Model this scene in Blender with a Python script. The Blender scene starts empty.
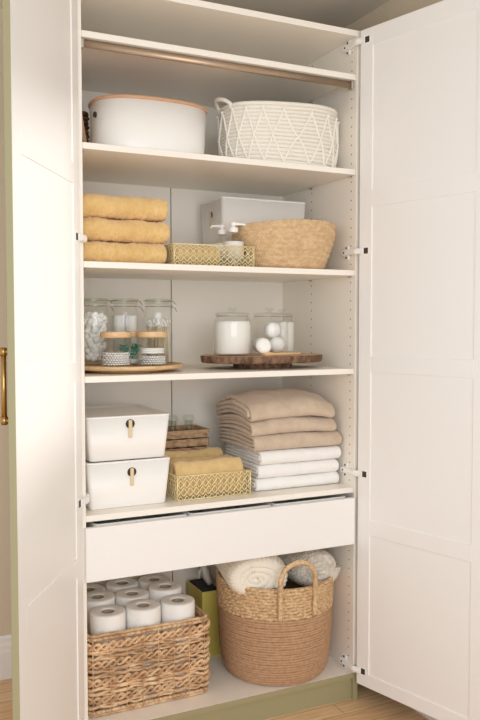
import bpy, bmesh, math, random
from math import sin, cos, pi, radians, sqrt
from mathutils import Vector, Matrix, noise
random.seed(7)
SC = bpy.context.scene
COL = SC.collection

# ------------------------------------------------------------------ materials
def srgb(r, g, b):
    f = lambda c: (c/255/12.92) if c/255 <= .04045 else ((c/255+.055)/1.055)**2.4
    return (f(r), f(g), f(b), 1)

def mat(name, col, rough=.5, col2=None, nscale=8, stretch=(1, 1, 1), bump=0, bscale=200, metal=0,
        island=0, sheen=0, spec=.5, detail=3, coat=0, bstretch=None, bdist=.002):
    m = bpy.data.materials.new(name); m.use_nodes = True
    N, L = m.node_tree.nodes, m.node_tree.links
    B = N['Principled BSDF']
    B.inputs['Roughness'].default_value = rough
    B.inputs['Metallic'].default_value = metal
    B.inputs['Specular IOR Level'].default_value = spec
    B.inputs['Coat Weight'].default_value = coat
    if sheen:
        B.inputs['Sheen Weight'].default_value = sheen
        B.inputs['Sheen Roughness'].default_value = .6
    c = srgb(*col); B.inputs['Base Color'].default_value = c
    tc = N.new('ShaderNodeTexCoord')
    out = None
    if col2:
        mp = N.new('ShaderNodeMapping'); mp.inputs['Scale'].default_value = stretch
        L.new(tc.outputs['Object'], mp.inputs['Vector'])
        nz = N.new('ShaderNodeTexNoise'); nz.inputs['Scale'].default_value = nscale; nz.inputs['Detail'].default_value = detail
        L.new(mp.outputs[0], nz.inputs['Vector'])
        rp = N.new('ShaderNodeValToRGB'); rp.color_ramp.elements[0].position = .35; rp.color_ramp.elements[1].position = .65
        rp.color_ramp.elements[0].color = c; rp.color_ramp.elements[1].color = srgb(*col2)
        L.new(nz.outputs['Fac'], rp.inputs[0]); out = rp.outputs[0]
        L.new(out, B.inputs['Base Color'])
    if island:
        g = N.new('ShaderNodeNewGeometry'); hs = N.new('ShaderNodeHueSaturation')
        mr = N.new('ShaderNodeMapRange'); mr.inputs['To Min'].default_value = 1-island; mr.inputs['To Max'].default_value = 1+island
        L.new(g.outputs['Random Per Island'], mr.inputs['Value']); L.new(mr.outputs[0], hs.inputs['Value'])
        hs.inputs['Color'].default_value = c
        if out: L.new(out, hs.inputs['Color'])
        L.new(hs.outputs[0], B.inputs['Base Color'])
    if bump:
        mp2 = N.new('ShaderNodeMapping'); mp2.inputs['Scale'].default_value = bstretch or (1, 1, 1)
        L.new(tc.outputs['Object'], mp2.inputs['Vector'])
        n2 = N.new('ShaderNodeTexNoise'); n2.inputs['Scale'].default_value = bscale; n2.inputs['Detail'].default_value = 3
        L.new(mp2.outputs[0], n2.inputs['Vector'])
        bp = N.new('ShaderNodeBump'); bp.inputs['Strength'].default_value = bump; bp.inputs['Distance'].default_value = bdist
        L.new(n2.outputs['Fac'], bp.inputs['Height']); L.new(bp.outputs[0], B.inputs['Normal'])
    return m

def glass_mat(name, tint, refl=.9, haze=0.0):
    m = bpy.data.materials.new(name); m.use_nodes = True
    N, L = m.node_tree.nodes, m.node_tree.links; N.clear()
    o = N.new('ShaderNodeOutputMaterial'); t = N.new('ShaderNodeBsdfTransparent'); g = N.new('ShaderNodeBsdfGlossy')
    t.inputs[0].default_value = tint; g.inputs['Roughness'].default_value = .04; g.inputs['Color'].default_value = (1, 1, 1, 1)
    fr = N.new('ShaderNodeLayerWeight'); fr.inputs['Blend'].default_value = .25
    mx = N.new('ShaderNodeMixShader'); ml = N.new('ShaderNodeMath'); ml.operation = 'MULTIPLY'; ml.inputs[1].default_value = refl
    pw = N.new('ShaderNodeMath'); pw.operation = 'POWER'; pw.inputs[1].default_value = 3.5; fr.inputs['Blend'].default_value = .5
    ad = N.new('ShaderNodeMath'); ad.operation = 'ADD'; ad.inputs[1].default_value = .04
    L.new(fr.outputs['Facing'], pw.inputs[0]); L.new(pw.outputs[0], ad.inputs[0]); L.new(ad.outputs[0], ml.inputs[0]); L.new(ml.outputs[0], mx.inputs[0]); L.new(t.outputs[0], mx.inputs[1]); L.new(g.outputs[0], mx.inputs[2])
    L.new(mx.outputs[0], o.inputs[0])
    return m

def floor_mat():
    m = bpy.data.materials.new('oak_floorboards'); m.use_nodes = True
    N, L = m.node_tree.nodes, m.node_tree.links; B = N['Principled BSDF']
    tc = N.new('ShaderNodeTexCoord'); br = N.new('ShaderNodeTexBrick')
    br.inputs['Scale'].default_value = 1; br.inputs['Brick Width'].default_value = .9; br.inputs['Row Height'].default_value = .075
    br.inputs['Mortar Size'].default_value = .0012; br.inputs['Mortar Smooth'].default_value = .3
    br.inputs['Color1'].default_value = srgb(228, 192, 150); br.inputs['Color2'].default_value = srgb(214, 174, 128)
    br.inputs['Mortar'].default_value = srgb(140, 98, 60); br.offset = .37
    L.new(tc.outputs['Object'], br.inputs['Vector'])
    mp = N.new('ShaderNodeMapping'); mp.inputs['Scale'].default_value = (2, 26, 1); L.new(tc.outputs['Object'], mp.inputs['Vector'])
    nz = N.new('ShaderNodeTexNoise'); nz.inputs['Scale'].default_value = 4; nz.inputs['Detail'].default_value = 6; L.new(mp.outputs[0], nz.inputs['Vector'])
    mr = N.new('ShaderNodeMapRange'); mr.inputs['From Min'].default_value = .3; mr.inputs['From Max'].default_value = .7
    mr.inputs['To Min'].default_value = .78; mr.inputs['To Max'].default_value = 1.15; L.new(nz.outputs['Fac'], mr.inputs['Value'])
    hs = N.new('ShaderNodeHueSaturation'); L.new(br.outputs['Color'], hs.inputs['Color']); L.new(mr.outputs[0], hs.inputs['Value'])
    L.new(hs.outputs[0], B.inputs['Base Color']); B.inputs['Roughness'].default_value = .4
    return m

M = dict(
 white=mat('white_lacquer', (246, 240, 230), .38, bump=.04, bscale=30, bdist=.001),
 doorwhite=mat('white_painted_door', (243, 241, 238), .42, bump=.06, bscale=60, bstretch=(1, 1, .1), bdist=.001),
 green=mat('olive_green_paint', (162, 154, 118), .5),
 dark=mat('dark_hole', (60, 50, 42), .6),
 plastic=mat('white_plastic', (246, 244, 240), .3),
 plastic_in=mat('white_matte_plastic', (240, 238, 233), .5),
 wall=mat('beige_wall_paint', (216, 200, 176), .8, bump=.05, bscale=120),
 ceil=mat('ceiling_paint', (226, 220, 208), .85),
 trim=mat('white_trim', (240, 236, 230), .45),
 floor=floor_mat(),
 yellow=mat('mustard_terry', (234, 198, 136), .95, col2=(222, 184, 120), nscale=25, bump=.9, bscale=110, sheen=.35, spec=.1, bdist=.005),
 ycloth=mat('mustard_cloth', (230, 199, 142), .95, col2=(220, 188, 128), nscale=40, bump=.6, bscale=420, sheen=.3, spec=.1, bdist=.003),
 beige=mat('beige_terry', (212, 192, 170), .95, col2=(202, 181, 158), nscale=30, bump=.6, bscale=420, sheen=.3, spec=.1, bdist=.003),
 wtowel=mat('white_terry', (248, 246, 243), .95, bump=.6, bscale=420, sheen=.2, spec=.1, bdist=.003),
 knit=mat('cream_knit', (244, 238, 224), .95, bump=.4, bscale=350, sheen=.2, spec=.1),
 greyknit=mat('grey_cream_chunky_weave', (232, 224, 210), .95, col2=(200, 192, 180), nscale=60, bump=.8, bscale=200, sheen=.2, spec=.1, bdist=.006),
 rope=mat('white_cotton_rope', (240, 235, 224), .9, bump=.5, bscale=300, spec=.1),
 cord=mat('white_cotton_cord', (248, 244, 236), .9, bump=.4, bscale=500, spec=.1),
 seagrass=mat('woven_seagrass', (224, 194, 152), .75, col2=(204, 170, 128), nscale=50, stretch=(1, 1, 2), bump=.7, bscale=160, bdist=.003),
 hyacinth=mat('water_hyacinth', (234, 202, 162), .6, col2=(192, 152, 112), nscale=32, bump=.7, bscale=220, bstretch=(.3, .3, 1), island=.2, bdist=.003),
 husk=mat('pale_corn_husk', (228, 198, 156), .65, col2=(192, 154, 112), nscale=110, bump=.7, bscale=250, bdist=.003),
 jute=mat('brown_jute', (196, 158, 124), .85, col2=(180, 142, 108), nscale=90, bump=.6, bscale=320, bdist=.002),
 gold=mat('pale_gold_wire', (240, 222, 172), .35, metal=.25),
 brass=mat('aged_brass', (190, 148, 88), .3, metal=1),
 chrome=mat('satin_steel', (205, 198, 188), .3, metal=.9),
 rod=mat('champagne_metal_rail', (186, 162, 138), .38, metal=.7),
 bamboo=mat('bamboo_wood', (230, 196, 152), .45, col2=(212, 174, 128), nscale=10, stretch=(1, 14, 14)),
 lipwood=mat('beech_rim', (206, 160, 124), .5),
 slab=mat('light_wood_slice', (214, 182, 146), .6, col2=(190, 152, 114), nscale=30),
 bark=mat('rough_brown_bark', (150, 116, 92), .9, col2=(92, 66, 50), nscale=60, stretch=(1, 1, .4), bump=1, bscale=90, bdist=.006),
 leather=mat('tan_leather_tab', (222, 202, 164), .6),
 paper=mat('white_tissue_paper', (247, 245, 241), .9, bump=.35, bscale=260, spec=.1),
 core=mat('grey_cardboard_core', (170, 156, 142), .9),
 cotton=mat('white_cotton', (250, 249, 246), .95, spec=.1, bump=.4, bscale=300),
 powder=mat('white_powder', (248, 246, 240), .9, spec=.1),
 swabstick=mat('cream_paper_sticks', (240, 226, 198), .8),
 teal=mat('teal_plastic', (70, 178, 150), .4),
 olive=mat('olive_yellow_card', (212, 198, 100), .55, col2=(204, 190, 94), nscale=6),
 black=mat('black_fabric', (44, 44, 46), .8),
 greyplastic=mat('grey_plastic', (196, 192, 186), .35),
 label=mat('white_bottle_label', (246, 245, 242), .5),
 soap=mat('pale_grey_soap', (176, 166, 146), .3),
 crate=mat('woven_wood_strip', (204, 170, 132), .6, col2=(172, 134, 98), nscale=40, stretch=(1, 1, 3), island=.12),
 brownweave=mat('dark_brown_weave', (132, 98, 70), .8, col2=(70, 50, 36), nscale=60, island=.25),
 drywood=mat('pale_birch_slat', (216, 176, 134), .6),
 winpane=glass_mat('window_pane_glass', (.98, .98, .97, 1), .3),
 glass=glass_mat('clear_jar_glass', (.993, .996, .992, 1), .50),
 rimglass=glass_mat('thick_rim_glass', (.93, .95, .92, 1), .8),
)

# ------------------------------------------------------------------ builders
W = {}     # world matrices of things and parts
def thing(name, label, cat, loc=(0, 0, 0), rotz=0, group=None, kind=None):
    o = bpy.data.objects.new(name, None); COL.objects.link(o); o.empty_display_size = .05
    o.location = loc; o.rotation_euler = (0, 0, rotz)
    o['label'] = label; o['category'] = cat
    if group: o['group'] = group
    if kind: o['kind'] = kind
    W[o] = Matrix.Translation(loc) @ Matrix.Rotation(rotz, 4, 'Z')
    return o

def obj(name, bm, ms, parent=None, smooth=True, label=None, loc=None, rotz=0):
    """link a bmesh given in WORLD coordinates as one object (child of parent, or with origin at loc)"""
    me = bpy.data.meshes.new(name)
    base = W[parent] if parent else Matrix.Translation(loc or (0, 0, 0)) @ Matrix.Rotation(rotz, 4, 'Z')
    bm.transform(base.inverted())
    bmesh.ops.recalc_face_normals(bm, faces=bm.faces)
    for f in bm.faces: f.smooth = smooth
    bm.to_mesh(me); bm.free()
    for m in (ms if isinstance(ms, (list, tuple)) else [ms]): me.materials.append(m)
    if smooth == 'auto':
        pass
    o = bpy.data.objects.new(name, me); COL.objects.link(o)
    if parent:
        o.parent = parent; W[o] = base.copy()
    else:
        o.location = loc or (0, 0, 0); o.rotation_euler = (0, 0, rotz); W[o] = base
    if label: o['label'] = label
    return o

def solo(name, bm, ms, label, cat, loc, group=None, kind=None, smooth=True):
    o = obj(name, bm, ms, None, smooth, loc=loc)
    o['label'] = label; o['category'] = cat
    if group: o['group'] = group
    if kind: o['kind'] = kind
    return o

def struct(name, bm, ms, smooth=False):
    o = obj(name, bm, ms, None, smooth); o['kind'] = 'structure'; return o

def dup(root, loc, label=None, rotz=None):
    r = root.copy(); COL.objects.link(r); r.location = loc
    if rotz is not None: r.rotation_euler = (0, 0, rotz)
    if label: r['label'] = label
    def rec(src, dst):
        for ch in list(src.children):
            c = ch.copy(); COL.objects.link(c); c.parent = dst; rec(ch, c)
    rec(root, r)
    W[r] = Matrix.Translation(loc) @ Matrix.Rotation(r.rotation_euler.z, 4, 'Z')
    return r

def NB(): return bmesh.new()

def box(bm, x0, x1, y0, y1, z0, z1, bev=0, mi=0, seg=2, mx=None):
    t = bmesh.new()
    bmesh.ops.create_cube(t, size=1)
    for v in t.verts:
        v.co = Vector((x0+(v.co.x+.5)*(x1-x0), y0+(v.co.y+.5)*(y1-y0), z0+(v.co.z+.5)*(z1-z0)))
    if bev: bmesh.ops.bevel(t, geom=list(t.edges), offset=bev, segments=seg, affect='EDGES', profile=.5, clamp_overlap=True)
    if mx: t.transform(mx)
    merge(bm, t, mi)

def merge(bm, t, mi=0):
    mp = {}
    for v in t.verts: mp[v] = bm.verts.new(v.co)
    for f in t.faces:
        try:
            nf = bm.faces.new([mp[v] for v in f.verts]); nf.material_index = mi
        except ValueError: pass
    t.free()

def tube(bm, pts, r, n=8, closed=False, mi=0, lobes=0, twist=0, amp=.25, flat=1.0, up=None):
    """sweep a (possibly twisted, lobed) round section along pts; r number or list"""
    P = [Vector(p) for p in pts]; m = len(P)
    rings = []
    ref = Vector(up) if up else None
    prevn = None; s = 0
    for i, p in enumerate(P):
        a = P[(i-1) % m] if (closed or i > 0) else p
        b = P[(i+1) % m] if (closed or i < m-1) else p
        t = (b-a)
        t = t.normalized() if t.length > 1e-9 else Vector((0, 0, 1))
        if ref is not None: nn = ref - t*ref.dot(t)
        elif prevn is None:
            q = Vector((0, 0, 1)) if abs(t.z) < .9 else Vector((1, 0, 0)); nn = q - t*q.dot(t)
        else: nn = prevn - t*prevn.dot(t)
        if nn.length < 1e-6: nn = t.orthogonal()
        nn.normalize(); prevn = nn; bb = t.cross(nn)
        if i: s += (p-P[i-1]).length
        rr = r[i] if isinstance(r, (list, tuple)) else r
        ring = []
        for k in range(n):
            a_ = 2*pi*k/n
            q = rr
            if lobes: q = rr*(1-amp+amp*abs(cos(lobes*.5*(a_-twist*s))))
            ring.append(bm.verts.new(p + nn*cos(a_)*q*flat + bb*sin(a_)*q))
        rings.append(ring)
    for i in range(m if closed else m-1):
        A, B = rings[i], rings[(i+1) % m]
        for k in range(n):
            f = bm.faces.new((A[k], A[(k+1) % n], B[(k+1) % n], B[k])); f.material_index = mi
    if not closed:
        for R_ in (rings[0], rings[-1]):
            f = bm.faces.new(R_); f.material_index = mi

def lathe(bm, prof, cx, cy, n=48, mi=0, closed=False, wob=None):
    """prof: list of (r,z) in world z; r=0 makes a pole"""
    rows = []
    for (r, z) in prof:
        if r < 1e-6: rows.append([bm.verts.new((cx, cy, z))])
        else:
            rows.append([bm.verts.new((cx+r*cos(2*pi*k/n)*(wob(2*pi*k/n) if wob else 1), cy+r*sin(2*pi*k/n)*(wob(2*pi*k/n) if wob else 1), z)) for k in range(n)])
    m = len(rows)
    for i in range(m if closed else m-1):
        A, B = rows[i], rows[(i+1) % m]
        for k in range(n):
            k2 = (k+1) % n
            if len(A) == 1 and len(B) == 1: continue
            if len(A) == 1: f = bm.faces.new((A[0], B[k], B[k2]))
            elif len(B) == 1: f = bm.faces.new((A[k], A[k2], B[0]))
            else: f = bm.faces.new((A[k], A[k2], B[k2], B[k]))
            f.material_index = mi

def sup(a, b, th, e=2.0):
    c, s = cos(th), sin(th)
    return (a*math.copysign(abs(c)**(2/e), c), b*math.copysign(abs(s)**(2/e), s))

def loft(bm, rows, closed_u=True, cap0=False, cap1=False, mi=0, strip=None):
    R_ = [[bm.verts.new(p) for p in row] for row in rows]
    n = len(R_[0])
    for i in range(len(R_)-1):
        for k in range(n if closed_u else n-1):
            k2 = (k+1) % n
            f = bm.faces.new((R_[i][k], R_[i][k2], R_[i+1][k2], R_[i+1][k])); f.material_index = mi
    if strip is not None:      # close a thin folded outline by bridging its two long sides
        for r_ in (R_[0], R_[-1]):
            last = n-1-strip
            for i in range(last//2):
                q = [r_[i], r_[i+1], r_[last-i-1], r_[last-i]]
                if len(set(q)) == 4: bm.faces.new(q).material_index = mi
                elif len(set(q)) == 3: bm.faces.new(list(dict.fromkeys(q))).material_index = mi
            if strip: bm.faces.new((r_[0], r_[last], r_[n-1])).material_index = mi
        return
    if cap0: bm.faces.new(R_[0]).material_index = mi
    if cap1: bm.faces.new(R_[-1]).material_index = mi

def rrect(x0, x1, y0, y1, r, n=6):
    pts = []
    for cx, cy, a0 in ((x1-r, y1-r, 0), (x0+r, y1-r, 90), (x0+r, y0+r, 180), (x1-r, y0+r, 270)):
        for k in range(n+1):
            a = radians(a0+90*k/n); pts.append((cx+r*cos(a), cy+r*sin(a)))
    return pts

def perimeter(pts, step):
    """resample closed 2-D polyline"""
    out = []; n = len(pts); L = [0]
    for i in range(n):
        a, b = pts[i], pts[(i+1) % n]; L.append(L[-1]+math.hypot(b[0]-a[0], b[1]-a[1]))
    T = L[-1]; m = int(T/step); j = 0
    for k in range(m):
        s = T*k/m
        while L[j+1] < s: j += 1
        a, b = pts[j], pts[(j+1) % n]; u = (s-L[j])/max(1e-9, L[j+1]-L[j])
        tx, ty = b[0]-a[0], b[1]-a[1]; l = math.hypot(tx, ty) or 1
        out.append((a[0]+tx*u, a[1]+ty*u, ty/l, -tx/l, s))
    return out, T

# ------------------------------------------------------------------ room
SH = dict(top=2.36, rail=2.211, basket=1.886, towel=1.536, jar=1.191, box=.769, floor=.098)
XR, YB, ZC = 1.1475, .72, 2.505
bm = NB(); box(bm, -1.6, 1.3, -3.2, .8, -.05, 0); struct('floor', bm, M['floor'])
bm = NB(); box(bm, -1.6, 1.3, -1.9, .8, ZC, ZC+.05); struct('ceiling', bm, M['ceil'])
bm = NB(); box(bm, -1.6, 1.3, YB, YB+.08, 0, ZC); struct('wall_back', bm, M['wall'])
# right wall with a window opening the sun comes through
WY0, WY1, WZ0, WZ1 = -1.62, -.86, 1.36, 2.24
bm = NB()
box(bm, XR, XR+.1, WY1, YB, 0, ZC); box(bm, XR, XR+.1, -1.9, WY0, 0, ZC)
box(bm, XR, XR+.1, WY0, WY1, 0, WZ0); box(bm, XR, XR+.1, WY0, WY1, WZ1, ZC)
struct('wall_right', bm, M['wall'])
bm = NB()
for a in ((XR-.012, XR+.012, WY0-.05, WY0, WZ0-.05, WZ1+.05), (XR-.012, XR+.012, WY1, WY1+.05, WZ0-.05, WZ1+.05),
          (XR-.012, XR+.012, WY0, WY1, WZ0-.05, WZ0), (XR-.012, XR+.012, WY0, WY1, WZ1, WZ1+.05)): box(bm, *a, bev=.003)
box(bm, XR+.05, XR+.056, WY0, WY1, WZ0, WZ1, mi=1)
struct('window_1', bm, [M['trim'], M['winpane']])
def baseboard(name, horiz):
    prof = [(0, 0), (.013, 0), (.013, .105), (.0115, .112), (.0115, .13), (.007, .14), (.007, .155), (.002, .165), (0, .165)]
    bm = NB()
    if horiz: rows = [[(x, YB-a, b) for a, b in prof] for x in (-1.6, XR-.013)]
    else: rows = [[(XR-a, y, b) for a, b in prof] for y in (-1.9, YB-.0005)]
    loft(bm, rows, True, True, True)
    struct(name, bm, M['trim'])
baseboard('baseboard_back', True); baseboard('baseboard_right', False)

# ------------------------------------------------------------------ wardrobe
D = .53
wd = thing('wardrobe', 'tall white open wardrobe with olive plinth, shelves and two panelled doors', 'wardrobe', (.5, .27, 0))
def side(x0, x1, inner):
    bm = NB(); box(bm, x0, x1, 0, D+.02, .0, 2.36, .0008, 0, 1)
    for f in bm.faces:          # the lower front edge is painted like the plinth
        pass
    box(bm, x0, x1, -.0012, 0, 0, SH['floor'], 0, 2)
    s = 1 if inner == 'r' else -1
    X = x1+.0003 if inner == 'r' else x0-.0003
    z = .15
    while z < 2.33:
        for y in (.030, .30):
            t = bmesh.new(); bmesh.ops.create_circle(t, cap_ends=True, radius=.0026, segments=10)
            t.transform(Matrix.Translation((X, y, z)) @ Matrix.Rotation(pi/2, 4, 'Y')); merge(bm, t, 1)
        z += .032
    obj('side_panel', bm, [M['white'], M['dark'], M['green']], wd, False)
side(0, .018, 'r'); side(.982, 1, 'l')
bm = NB(); box(bm, .0185, .4925, D, D+.008, .08, 2.34); obj('back_panel', bm, M['white'], wd, False)
bm = NB(); box(bm, .4965, .9815, D, D+.008, .08, 2.34); obj('back_panel', bm, M['white'], wd, False)
bm = NB(); box(bm, .492, .497, D+.009, D+.012, .08, 2.34); obj('back_joint_strip', bm, M['dark'], wd, False)
bm = NB(); box(bm, .0185, .9815, 0, D, 2.340, 2.36, .0008, seg=1); obj('top_panel', bm, M['white'], wd, False)
for k in ('rail', 'basket', 'towel', 'jar', 'box'):
    bm = NB(); z = SH[k]; box(bm, .0192, .9808, .004, D-.001, z-.019, z, .001, seg=1)
    sh = obj('shelf', bm, M['white'], wd, False)
    for x in (.0192, .9808):
        for y in (.03, .30):
            bm = NB(); s = 1 if x < .5 else -1
            tube(bm, [(x, y, z-.0225), (x+s*.010, y, z-.0225)], .0032, 8)
            obj('shelf_pin', bm, M['chrome'], sh)
bm = NB(); box(bm, .0185, .9815, 0, D, SH['floor']-.018, SH['floor']); box(bm, .0185, .9815, -.0012, 0, SH['floor']-.018, SH['floor'], 0, 1)
obj('bottom_panel', bm, [M['white'], M['green']], wd, False)
bm = NB(); box(bm, .0185, .9815, .012, .028, 0, SH['floor']-.0185); box(bm, .0182, .0186, 0, .012, 0, SH['floor']-.0185); box(bm, .9814, .9818, 0, .012, 0, SH['floor']-.0185); obj('plinth', bm, M['green'], wd, False)
# clothes rail, flattened tube just under the rail shelf
bm = NB(); n = 16
rows = [[(x, .024+.0075*cos(2*pi*k/n), 2.1795+.0115*sin(2*pi*k/n)) for k in range(n)] for x in (.024, .976)]
loft(bm, rows, True, True, True); rl = obj('clothes_rail', bm, M['rod'], wd)
for x0, x1 in ((.0185, .030), (.970, .9815)):
    bm = NB(); box(bm, x0, x1, .013, .037, 2.164, 2.1915, .003); obj('rail_bracket', bm, M['chrome'], rl, False)

# drawer
bm = NB(); box(bm, .012, .972, -.020, -.002, .572, .7365, .0012, seg=1)
dr = obj('drawer', bm, M['doorwhite'], wd, False)
bm = NB(); box(bm, .028, .040, -.002, .46, .58, .70); box(bm, .960, .972, -.002, .46, .58, .70)
box(bm, .040, .960, .45, .46, .58, .70); box(bm, .040, .960, -.002, .45, .58, .588)
obj('drawer_box', bm, M['white'], dr, False)
# bins standing inside the drawer, only their rims show in the gap
b0 = None
for i, (x0, x1, lb) in enumerate(((.044, .352, 'flat white organiser bin in the drawer, left of its two neighbours'), (.358, .658, 'flat white organiser bin in the middle of the drawer'), (.664, .956, 'flat white organiser bin at the right end of the drawer'))):
    t = thing('drawer_organizer', lb, 'bin', ((x0+x1)/2, .22, .588), group='organiser bins in the drawer')
    bm = NB()
    o_, i_ = rrect(x0+.004, x1-.004, .012, .42, .015), rrect(x0+.010, x1-.010, .018, .414, .012)
    o2, i2 = rrect(x0, x1, .006, .43, .016), rrect(x0+.006, x1-.006, .012, .424, .014)
    loft(bm, [[(p[0], p[1], .5885) for p in o_], [(p[0], p[1], .739) for p in o2], [(p[0], p[1], .739) for p in i2], [(p[0], p[1], .592) for p in i_]], True, True, True)
    obj('bin_body', bm, M['plastic_in'], t, False)

# doors
DW, DZ0, DZ1 = .497, .070, 2.352
RAILS = [(DZ0, .117), (.612, .667), (1.182, 1.238), (1.748, 1.807), (2.290, DZ1)]
def make_door(px, py, side, ang, label, DW=.497):
    # local: x from the hinge along the door, y=0 inner face, -y outer face; built for the left door, mirrored for the right
    s = 1 if side == 'l' else -1
    MX = Matrix.Translation((px, py, 0)) @ Matrix.Rotation(-s*radians(ang), 4, 'Z')
    bm = NB(); t = bmesh.new(); ST = .054
    def b(x0, x1, y0, y1, z0, z1, bev=.0007):
        box(t, min(s*x0, s*x1), max(s*x0, s*x1), y0, y1, z0, z1, bev, seg=1)
    b(0, ST, -.018, 0, DZ0, DZ1); b(DW-ST, DW, -.018, 0, DZ0, DZ1)
    for z0, z1 in RAILS: b(ST, DW-ST, -.018, 0, z0, z1)
    for (a, z0), (z1, c) in zip(RAILS[:-1], RAILS[1:]):
        b(ST-.004, DW-ST+.004, -.014, -.0036, z0-.004, z1+.004, 0)
    t.normal_update()
    for f in t.faces:
        nrm = f.normal; c = f.calc_center_median()
        if nrm.y < -.5 or (abs(nrm.x) > .5 and abs(c.x) > DW-.004) or (abs(nrm.z) > .9 and (c.z > DZ1-.004 or c.z < DZ0+.004)): f.material_index = 1
    t.transform(MX)
    me = bpy.data.meshes.new('door')
    # keep material indices
    loc = MX.inverted() @ Matrix.Identity(4)
    t.transform(MX.inverted())
    t.to_mesh(me); t.free(); me.materials.append(M['doorwhite']); me.materials.append(M['green'])
    o = bpy.data.objects.new('door', me); COL.objects.link(o)
    o.parent = wd
    L_ = W[wd].inverted() @ MX
    o.location = L_.to_translation(); o.rotation_euler = L_.to_euler(); W[o] = MX
    o['label'] = label
    # hinges
    for z in (2.315, 1.600, .824, .122):
        bm = NB()
        # cup: steel ring with a dark opening, in door space
        def inD(q): return MX @ Vector(q)
        cc = s*.028
        tube(bm, [inD((cc, .0002, z)), inD((cc, .0016, z))], .0165, 20, mi=0)
        t2 = bmesh.new(); box(t2, min(cc-.006, cc+.012*s), max(cc+.006, cc+.012*s), .0016, .0024, z-.010, z+.010); t2.transform(MX); merge(bm, t2, 1)
        # arm from the side panel
        xs = .0184 if side == 'l' else .9816
        d = 1 if side == 'l' else -1
        x1 = xs+d*.013
        box(bm, min(xs, x1), max(xs, x1), .012, .072, z-.009, z+.009, .003)
        box(bm, min(xs, xs+d*.004), max(xs, xs+d*.004), .040, .066, z-.024, z+.024, .001)
        for zz in (z-.017, z+.017): tube(bm, [(xs+d*.004, .053, zz), (xs+d*.0055, .053, zz)], .004, 10, mi=1)
        tube(bm, [(xs+d*.013, .056, z), (xs+d*.0142, .056, z)], .0038, 10, mi=1)
        e = inD((cc-s*.010, .006, z)); a = Vector((xs+d*.008, .016, z))
        tube(bm, [a, (a+e)/2+Vector((d*.006, -.004, 0)), e], .0075, 8, flat=1.5, up=(0, 0, 1))
        h = obj('hinge', bm, [M['plastic'], M['dark']], o, False)
    return o
dl = make_door(-.001, -.034, 'l', 121.6, 'left panelled door, white inside, swung wide open')
drr = make_door(.983, -.020, 'r', 105.0, 'right panelled door, white inside, standing open', .512)
# brass bar handle on the green outside of the left door
MX = W[dl]; bm = NB()
hx = DW-.030
pts = [MX @ Vector((hx, -.040, z)) for z in (1.112, 1.294)]
tube(bm, pts, .0065, 14)
for z in (1.122, 1.284):
    tube(bm, [MX @ Vector((hx, -.0182, z)), MX @ Vector((hx, -.040, z))], .0055, 12)
    tube(bm, [MX @ Vector((hx, -.0182, z)), MX @ Vector((hx, -.022, z))], .010, 16)
    tube(bm, [MX @ Vector((hx, -.040, z-.009)), MX @ Vector((hx, -.040, z+.009))], .0085, 14)
obj('handle', bm, M['brass'], dl, True, 'brass bar handle')

# ------------------------------------------------------------------ towels
def towel_mesh(bm, x0, x1, y0, y1, z0, h, n=2, seed=0, amp=.004, K=100, puff=0.0, warp=None, tuck=.0, jag=.006, fr=9, fuzz=.0009):
    """n nested U-folded sheets, the folds facing the front (-y), ends open to the sides"""
    t = h/(2*n)
    for j in range(n):
        R_ = h/2 - t*(j+.5)           # centre-line radius of this U
        zc = z0+h/2; yc = y0+h/2
        cen = []
        yb = y1-.004*j
        for q in range(17): cen.append((yb+(yc-yb)*q/16, zc-R_))
        m = 16
        for q in range(1, m):
            a = -pi/2-pi*q/m; cen.append((yc+R_*cos(a)*1.15, zc+R_*sin(a)))
        for q in range(17): cen.append((yc+(yb-yc)*q/16, zc+R_))
        # outline of the sheet
        up, dn = [], []
        for i, (y, z) in enumerate(cen):
            a = cen[max(0, i-1)]; b = cen[min(len(cen)-1, i+1)]
            ty, tz = b[0]-a[0], b[1]-a[1]; l = math.hypot(ty, tz) or 1
            ny, nz_ = tz/l, -ty/l
            up.append((y, z, ny, nz_)); dn.append((y, z, -ny, -nz_))
        loop = up+[up[-1][:2]+((1, 0))]+dn[::-1]+[dn[0][:2]+((1, 0))]
        rows = []
        jx0 = x0+random.uniform(0, jag); jx1 = x1-random.uniform(0, jag)
        for k in range(K+1):
            u = k/K; x = jx0+(jx1-jx0)*u
            ed = min(u, 1-u)*(jx1-jx0)/(t*.9)
            e = 1 if ed >= 1 else sqrt(max(0.02, 1-(1-ed)**2))
            row = []
            for (y, z, ny, nz_) in loop:
                hh = t*.5*e*.985 + fuzz*e*(noise.noise(Vector((x*150, y*150, z*150+seed)))+.7*noise.noise(Vector((x*60, y*60, z*60+seed))))
                Y = y+ny*hh; Z = z+nz_*hh
                fl = min(1, max(0, (Z-z0)/h))
                w1 = noise.noise(Vector((x*fr+seed*3.1, Y*fr, seed*7.7+j*.9)))
                w2 = noise.noise(Vector((x*fr*3.5+seed, Y*fr*3, Z*30+seed*2.2)))
                Z += (w1*amp+w2*amp*.35)*fl
                front = max(0, 1-(Y-y0)/(h*1.2))
                Y += front*(noise.noise(Vector((x*6+seed*5, seed, 0)))*.007 + w2*.003)
                Z += puff*fl*sin(pi*min(1, max(0, (x-x0)/(x1-x0))))
                p = Vector((x, Y, Z))
                if warp: p = warp(p)
                row.append(p)
            rows.append(row)
        loft(bm, rows, True, strip=1)

def towel(name, label, cat, group, mt, x0, x1, y0, y1, z0, h, **kw):
    bm = NB(); towel_mesh(bm, x0, x1, y0, y1, z0, h, **kw)
    return solo(name, bm, mt, label, cat, ((x0+x1)/2, (y0+y1)/2, z0), group)

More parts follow.
